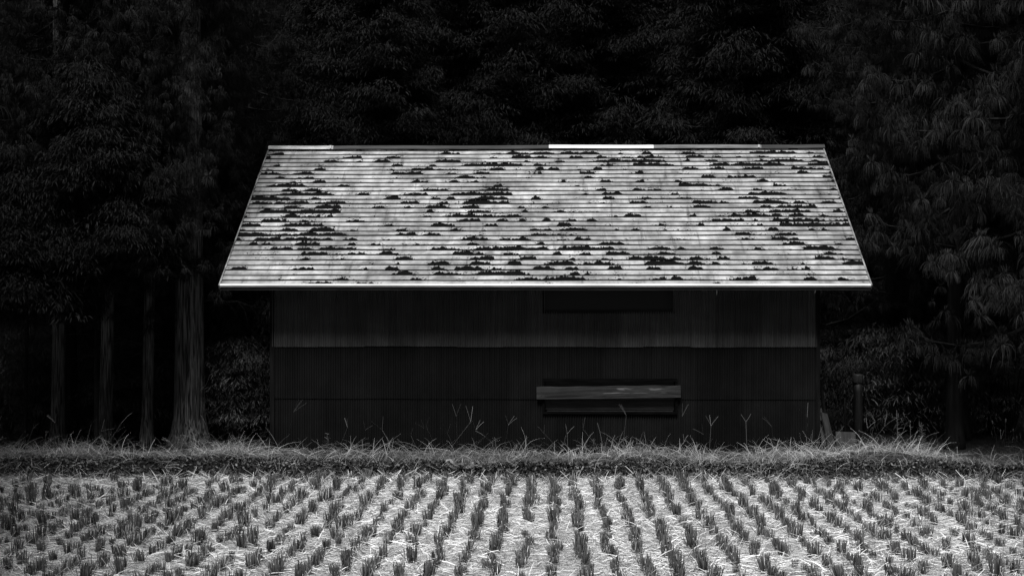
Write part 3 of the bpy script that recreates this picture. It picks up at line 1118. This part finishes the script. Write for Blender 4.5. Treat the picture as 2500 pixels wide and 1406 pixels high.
# forked seed heads of crabgrass
for k in range(80):
    xx, yy = rng.uniform(-8, 8), rng.uniform(17.5, 18.85)
    b = np.array([xx, yy, float(bank_z(np.array(xx), np.array(yy)))])
    az, ln = rng.uniform(0, 6.28), rng.uniform(0.15, 0.5) * (0.75 + 0.5 * abs(math.sin(xx * 1.3)))
    le = rng.uniform(0.05, 0.95)
    d = np.array([math.cos(az) * math.sin(le), math.sin(az) * math.sin(le) * .6, math.cos(le)])
    tip = b + d * ln
    fz = rng.uniform(0.0, 0.3)
    P = [np.stack([b, b + d * ln * .5 + [0, 0, .01], tip])]
    for j in range(rng.integers(2, 5)):
        a2 = rng.uniform(0, 6.28)
        d2 = unit(d + np.array([math.cos(a2), math.sin(a2) * .6, rng.uniform(-.3, .6)]) * 0.8)
        P.append(np.stack([tip, tip + d2 * ln * 0.18, tip + d2 * ln * 0.36 - [0, 0, .012]]))
    P = np.array(P)
    mb.ribbons(P, np.full((len(P), 3), 0.002), unit(np.cross(P[:, 2] - P[:, 0], rng.normal(size=(len(P), 3)))), np.full(len(P), fz))
tag(mb.build('tall_grass', M['stalk']), 'tangled pale stalks and forked seed heads rising from the bank', 'grass', kind='stuff')

# long fallen blades lying across the top and over the edge
mb = MB()
n = 13000
X = rng.uniform(-9, 9, n)
Y = rng.uniform(17.05, 18.85, n)
dn = vnoise(X * 2.3, Y * 2, 77)
keep = rng.random(n) < np.clip(0.45 + 0.5 * dn, .1, 1)
X, Y = X[keep], Y[keep]
n = len(X)
blades(mb, np.stack([X, Y, bank_z(X, Y) + rng.uniform(0.0, 0.05, n)], -1), np.where(rng.random(n) < .6, rng.normal(0, .7, n) + np.pi * (rng.random(n) < .5), rng.uniform(0, 6.28, n)), rng.uniform(0.5, 1.5, n),
       0.05 + 0.33 * rng.random(n) ** 2, rng.uniform(0.002, 0.004, n), np.clip(rng.beta(1.3, 3.0, n), 0, 1), 5, rng.uniform(0.1, 0.8))
tag(mb.build('fallen_grass', M['stalk']), 'long bleached blades of grass lying across the bank', 'grass', kind='stuff')

# leafy weeds on the bank's face
mb = MB()
n = 30000
X = rng.uniform(-9.5, 9.5, n)
Y = rng.uniform(16.9, 17.36, n)
Z = bank_z(X, Y) + rng.uniform(0, 0.045, n)
az, el = rng.uniform(0, 6.28, n), rng.uniform(-.6, .9, n)
d = np.stack([np.cos(az) * np.cos(el), np.sin(az) * np.cos(el), np.sin(el)], -1)
L = rng.uniform(0.014, 0.05, n)
P = np.stack([X, Y, Z], -1)[:, None] + d[:, None] * (L[:, None] * np.array([0, .5, 1]))[..., None]
mb.ribbons(P, (L * 0.55)[:, None] * np.array([.3, 1, .15])[None], unit(np.cross(d, rng.normal(size=(n, 3)))), rng.random(n) ** 5)
tag(mb.build('weeds', M['weeds']), 'small dark leafy weeds covering the face of the bank', 'weeds', kind='stuff')

mb = MB()
n = 9000
X = rng.uniform(-9, 9, n)
X = X[rng.random(n) < np.clip(0.2 + 0.5 * np.clip(X - 0.8, 0, 1) + 0.5 * (X < -5.2) + 0.3 * vnoise(X * 2, 0 * X, 9), 0.05, 1)]
n = len(X)
Y = rng.uniform(16.85, 17.36, n)
Z = np.maximum(bank_z(X, Y), FIELD_Z)
blades(mb, np.stack([X, Y, Z], -1), rng.uniform(0, 6.28, n), rng.uniform(0.1, 1.4, n), rng.uniform(0.05, 0.22, n), rng.uniform(0.003, 0.006, n), np.clip(rng.normal(.4, .25, n), 0, 1), 5, .7)
tag(mb.build('bank_foot_grass', M['stalk']), 'loose grass hanging over the face and foot of the bank', 'grass', kind='stuff')

# cut straw lying on the field
mb = MB()


def straw(n, x0, x1, y0, y1, Lr, lift, tone, wid=(0.0032, 0.0065)):
    X = rng.uniform(x0, x1, n)
    Y = rng.uniform(y0, y1, n)
    Z = field_z(X, Y) + rng.uniform(0.002, 0.014, n)
    az = np.where(rng.random(n) < .6, rng.normal(0, .55, n) + np.pi * (rng.random(n) < .5), rng.uniform(0, 6.28, n))
    L = rng.uniform(*Lr, n)
    thin = vnoise(X * 3.3, Y * 3.3, 55) + 0.6 * vnoise(X * 9, Y * 9, 56)
    kp = rng.random(n) < np.clip(0.85 + 0.5 * thin, 0.25, 1)
    X, Y, Z, az, L = X[kp], Y[kp], Z[kp], az[kp], L[kp]
    n = len(X)
    up = np.abs(rng.normal(0, lift, n))
    d = np.stack([np.cos(az) * np.cos(up), np.sin(az) * np.cos(up), np.sin(up)], -1)
    t = np.array([0, .5, 1])
    P = np.stack([X, Y, Z], -1)[:, None] + d[:, None] * (L[:, None] * t)[..., None]
    P[:, 1, 2] += L * 0.04
    side = unit(np.cross(d, np.array([0, 0, 1.0]) + rng.normal(0, .5, (n, 3))))
    mb.ribbons(P, rng.uniform(*wid, n)[:, None] * np.array([1, 1, .7])[None], side, tone(n))


straw(66000, -8.5, 8.5, 10.2, 17.05, (0.03, 0.17), 0.22, lambda n: np.where(rng.random(n) < .13, rng.uniform(0, .3, n), np.clip(rng.normal(.85, .15, n), 0, 1)))
straw(3600, -8.5, 8.5, 10.2, 17.05, (0.10, 0.27), 0.16, lambda n: np.clip(rng.normal(.85, .15, n), 0, 1))
straw(14000, -12, 12, 4.0, 10.2, (0.06, 0.2), 0.07, lambda n: np.clip(rng.normal(.72, .26, n), 0, 1))
straw(6000, -9, 9, 16.5, 17.1, (0.06, 0.24), 0.35, lambda n: np.clip(rng.normal(.5, .3, n), 0, 1))
tag(mb.build('straw_litter', M['straw']), 'pale cut straw scattered over the harvested field', 'straw', kind='stuff')


# ------------------------------------------------------------------ rice stubble
def clump_arrays(rs):
    n = rs.integers(38, 60)
    a, r = rs.uniform(0, 6.28, n), np.sqrt(rs.random(n)) * rs.uniform(0.026, 0.048)
    ex = rs.uniform(0.8, 1.35)
    base = np.stack([np.cos(a) * r * ex, np.sin(a) * r / ex, np.full(n, -0.015)], -1)
    H = rs.uniform(0.07, 0.125) * (1 + rs.normal(0, .16, n))
    lean = np.array([rs.normal(0, .12), rs.normal(0, .12)])
    d = np.stack([np.cos(a) * r * 2.0 + rs.normal(0, .07, n) + lean[0], np.sin(a) * r * 2.0 + rs.normal(0, .07, n) + lean[1], np.ones(n)], -1)
    t = np.array([0, .5, 1.0])
    P = base[:, None] + d[:, None] * (H[:, None] * t)[..., None]
    W = rs.uniform(0.005, 0.009, n)[:, None] * np.array([1, .95, .7])[None]
    S = unit(np.cross(d, rs.normal(size=(n, 3))))
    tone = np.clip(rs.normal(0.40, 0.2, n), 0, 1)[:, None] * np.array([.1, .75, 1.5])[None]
    # bent leaves and straws falling round it
    k = rs.integers(10, 24)
    a2 = rs.uniform(0, 6.28, k)
    L = rs.uniform(0.07, 0.19, k)
    t2 = np.array([0, .5, 1.0])
    h = np.stack([np.cos(a2), np.sin(a2), 0 * a2], -1)
    P2 = h[:, None] * (0.03 + L[:, None] * t2 * rs.uniform(.5, 1, k)[:, None])[..., None]
    P2[..., 2] = np.array([0.0, .75, .35])[None] * L[:, None] * rs.uniform(.1, 1.0, k)[:, None]
    W2 = np.full((k, 3), 0.0045) * np.array([1, 1, .4])
    S2 = unit(np.cross(P2[:, 2] - P2[:, 0], rs.normal(size=(k, 3))))
    tone2 = np.repeat(np.clip(rs.normal(1.6, .6, k), 0.2, 3)[:, None], 3, 1)
    return np.concatenate([P, P2]), np.concatenate([W, W2]), np.concatenate([S, S2]), np.concatenate([tone, tone2])


rs = np.random.default_rng(77)
variants = [clump_arrays(rs) for _ in range(14)]
vm = []
for P, W, S, t in variants:
    mb = MB()
    mb.ribbons(P, W, S, t)
    me = mb.mesh('rice stubble')
    me.materials.append(M['stubble'])
    vm.append(me)
SP = 0.247
X_OFF = px(1298, 16.16) - 0.0
place = []
r_i = 0
y = 10.6
while y < 16.9:
    for k in range(-36, 37):
        if rs.random() < 0.04:
            continue
        drift = 0.012 * math.sin(y * 2.1 + k)
        xx = X_OFF + k * SP + drift + rs.normal(0, 0.022)
        yy = y + rs.normal(0, 0.07) + 0.05 * math.sin(k * .7)
        if xx < -7.5 or xx > 7.5:
            continue
        # bare corner at the far left where no stubble stands
        if yy > 16.3 and xx < px(520, 16.5) and rs.random() < 0.85:
            continue
        place.append((xx, yy, rs.integers(14), rs.uniform(0, 6.28), rs.uniform(.72, 1.28)))
    y += 0.25
inview = []
for p in place:
    u = p[0] * math.cos(TH) + p[1] * math.sin(TH)
    zc = p[1] * math.cos(TH) - p[0] * math.sin(TH)
    xs_, ys_ = 1250 + F * u / zc, 705 + F * 2.3 / zc
    if -20 < xs_ < 2520 and ys_ < 1440:
        inview.append(p)
inview.sort(key=lambda p: p[1])
near, far = inview[:295], inview[295:]
inset = set(id(p) for p in inview)
far += [p for p in place if id(p) not in inset]
for (xx, yy, vi, rz, sc) in near:
    o = put('rice_stubble', vm[vi])
    o.location = (xx, yy, float(field_z(np.array(xx), np.array(yy))))
    o.rotation_euler = (0, 0, rz)
    o.scale = (sc, sc, sc * (0.85 + 0.3 * ((vi * 7) % 5) / 4))
    tag(o, 'cut clump of rice stubble in the nearer rows of the field', 'stubble clump', 'rice stubble clumps in the nearer rows')
mb = MB()
for (xx, yy, vi, rz, sc) in far:
    P, W, S, t = variants[vi]
    c_, s_ = math.cos(rz), math.sin(rz)
    Rm = np.array([[c_, -s_, 0], [s_, c_, 0], [0, 0, 1]])
    mb.ribbons(P @ Rm.T * sc + np.array([xx, yy, float(field_z(np.array(xx), np.array(yy)))]), W * sc, S @ Rm.T, t)
tag(mb.build('distant_stubble', M['stubble']), 'rows of cut rice stubble farther off, reaching the foot of the bank', 'stubble', kind='stuff')


# ------------------------------------------------------------------ posts and boards right of the shed
def board(name, p0, p1, w, t_, mat, label, cat, jag=0.0, ry=0.0):
    """a board from p0 (foot) to p1 (head)"""
    p0, p1 = Vector(p0), Vector(p1)
    e_l = (p1 - p0).length
    mb = MB()
    n = 8
    zs = np.linspace(0, e_l, n)
    w_ = w * (1 + 0.03 * np.sin(zs * 9))
    v, q = [], []
    for i, z in enumerate(zs):
        for (sx, sy) in ((-1, -1), (1, -1), (1, 1), (-1, 1)):
            dz = jag * sx if i == n - 1 else 0
            v.append((sx * w_[i] / 2, sy * t_ / 2, z + dz))
    for i in range(n - 1):
        for k in range(4):
            a, b = i * 4 + k, i * 4 + (k + 1) % 4
            q.append((a, b, b + 4, a + 4))
    q.append((3, 2, 1, 0))
    q.append(((n - 1) * 4, (n - 1) * 4 + 1, (n - 1) * 4 + 2, (n - 1) * 4 + 3))
    mb.add(v, q)
    o = mb.build(name, mat)
    o.location = p0
    qd = (p1 - p0).to_track_quat('Z', 'Y')
    o.rotation_euler = qd.to_euler()
    return tag(o, label, cat)


def P3(x, y, Y):
    X_, Z_ = px(x, Y, y)
    return (X_, Y, Z_)


board('leaning_board', P3(2030, 1092, 18.95), P3(2011, 1012, 19.1), 0.10, 0.02, M['board'], 'pale weathered board leaning on the right corner of the shed', 'board', 0.012)
board('leaning_board', P3(2012, 1092, 19.0), P3(2001, 1000, 19.25), 0.055, 0.02, M['post'], 'darker narrow board leaning behind the pale one at the shed corner', 'board', 0.006)
board('tall_board', P3(2022, 1085, 19.5), P3(2003, 930, 19.6), 0.05, 0.02, M['wood_dark'], 'long dark slat leaning beside the right end of the shed', 'board')
board('scrap_board', P3(2066, 1100, 18.8), P3(2064, 1058, 18.85), 0.25, 0.03, M['board'], 'short wide scrap board standing in the grass right of the shed', 'board', 0.004)
Xp, Zt = px(2094, 20.3, 917)
e = empty('wooden_post', (Xp, 20.3, 0), 'tall rough wooden post with a banded top right of the shed', 'post')
mb = MB()
zz = np.linspace(-0.1, Zt - 0.13, 8)
mb.tube(np.stack([0.004 * np.sin(zz * 3), 0 * zz, zz], -1), 0.062, 12, 0.12)
mb.build('shaft', M['post'], e, True)
mb = MB()
mb.tube([(0, 0, Zt - 0.13), (0, 0, Zt - 0.115), (0.002, 0, Zt - 0.02), (0.003, 0, Zt)], [0.068, 0.074, 0.072, 0.064], 12, 0.1)
mb.build('post_top', M['board'], e, True)
Xp, Zt = px(2062, 20.0, 975)
e = empty('wooden_stake', (Xp, 20.0, 0), 'thin wooden stake between the shed corner and the tall post', 'stake')
mb = MB()
mb.tube([(0, 0, -0.1), (0.003, 0, Zt * .5), (0, 0, Zt)], [0.024, 0.022, 0.018], 8, 0.1)
mb.build('shaft', M['post'], e, True)

# thin upright weeds with round heads at the far right, and one tall mullein-like spike
for k, (x0, y0, x1, y1, lb) in enumerate(((2436, 1100, 2424, 1040, 'left of two tall seed heads near the right edge'), (2450, 1100, 2455, 1036, 'right of two tall seed heads near the right edge'),
                                          (2478, 1105, 2474, 1058, 'short bent seed head closest to the right edge'))):
    Yk = 18.0
    a, b = Vector(P3(x0, y0, Yk)), Vector(P3(x1, y1, Yk))
    e = empty('seed_stalk', a, lb, 'weed')
    mb = MB()
    d = b - a
    mb.tube([(0, 0, -0.05), tuple(d * 0.5 + Vector((0.01, 0, 0))), tuple(d)], [0.004, 0.003, 0.0025], 5)
    mb.build('stem', M['post'], e)
    mb = MB()
    mb.tube([tuple(d), tuple(d * 1.04), tuple(d * 1.12), tuple(d * 1.17)], [0.003, 0.009, 0.010, 0.003], 8, .2)
    mb.build('seed_head', M['board'], e)
for k, (x, yb, yt, lb) in enumerate(((2190, 1100, 1015, 'slender upright weed standing in front of the dark woods'), (2250, 1100, 1035, 'bushy upright weed right of the slender one'), (2222, 1100, 1030, 'leafy weed between the slender and the bushy one'),
                                     (800, 1105, 1062, 'upright weed before the left part of the shed wall'), (1448, 1105, 1075, 'short upright weed under the low window'))):
    Yk = 18.3
    a, b = Vector(P3(x, yb, Yk)), Vector(P3(x, yt, Yk))
    e = empty('upright_weed', a, lb, 'weed')
    h_ = (b - a).length
    mb = MB()
    mb.tube([(0, 0, -0.05), (0.006, 0, h_ * .5), (0, 0, h_)], [0.004, 0.003, 0.002], 5)
    mb.build('stem', M['grass'], e)
    mb = MB()
    n = 26 if k != 1 else 60
    z = np.linspace(.12, .98, n) * h_
    az = np.arange(n) * 2.4
    ln = np.linspace(0.09, 0.03, n) * rng.uniform(.6, 1.2, n)
    blades(mb, np.stack([0 * z, 0 * z, z], -1), az, np.full(n, 1.0), ln, np.full(n, 0.007), np.clip(rng.normal(.4, .2, n), 0, 1), 4, .4)
    mb.build('leaf', M['grass'], e)

# pale broad-leaved plant on the bank
Yk = 17.2
Xk, Zk = px(1150, Yk, 1120)
e = empty('broadleaf_weed', (Xk, Yk, float(bank_z(np.array(Xk), np.array(Yk)))), 'pale broad-leaved weed sprawling on the bank below the shed wall', 'weed')
mb = MB()
n = 34
az = rng.uniform(0, 6.28, n)
blades(mb, np.stack([rng.normal(0, .12, n), rng.normal(-0.03, .04, n), rng.uniform(0, .05, n)], -1), az, rng.uniform(.5, 1.3, n), rng.uniform(.05, .12, n), rng.uniform(.03, .05, n), np.clip(rng.normal(.6, .2, n), 0, 1), 5, .5,
       wprof=np.array([.25, .9, 1, .7, .1]))
mb.build('leaf', M['grass'], e)

# forked twig against the wall
Yk = 18.9
e = empty('forked_twig', P3(1823, 1090, Yk), 'thin forked twig standing before the right part of the shed wall', 'twig')
b0 = Vector(P3(1823, 1090, Yk))
mb = MB()
for pts in (((1823, 1090), (1822, 1060), (1821, 1033)), ((1821, 1033), (1815, 1024), (1809, 1015)), ((1821, 1033), (1828, 1024), (1833, 1014))):
    mb.tube([tuple(Vector(P3(a, b, Yk)) - b0) for a, b in pts], 0.0028, 5)
mb.build('stem', M['grass'], e)
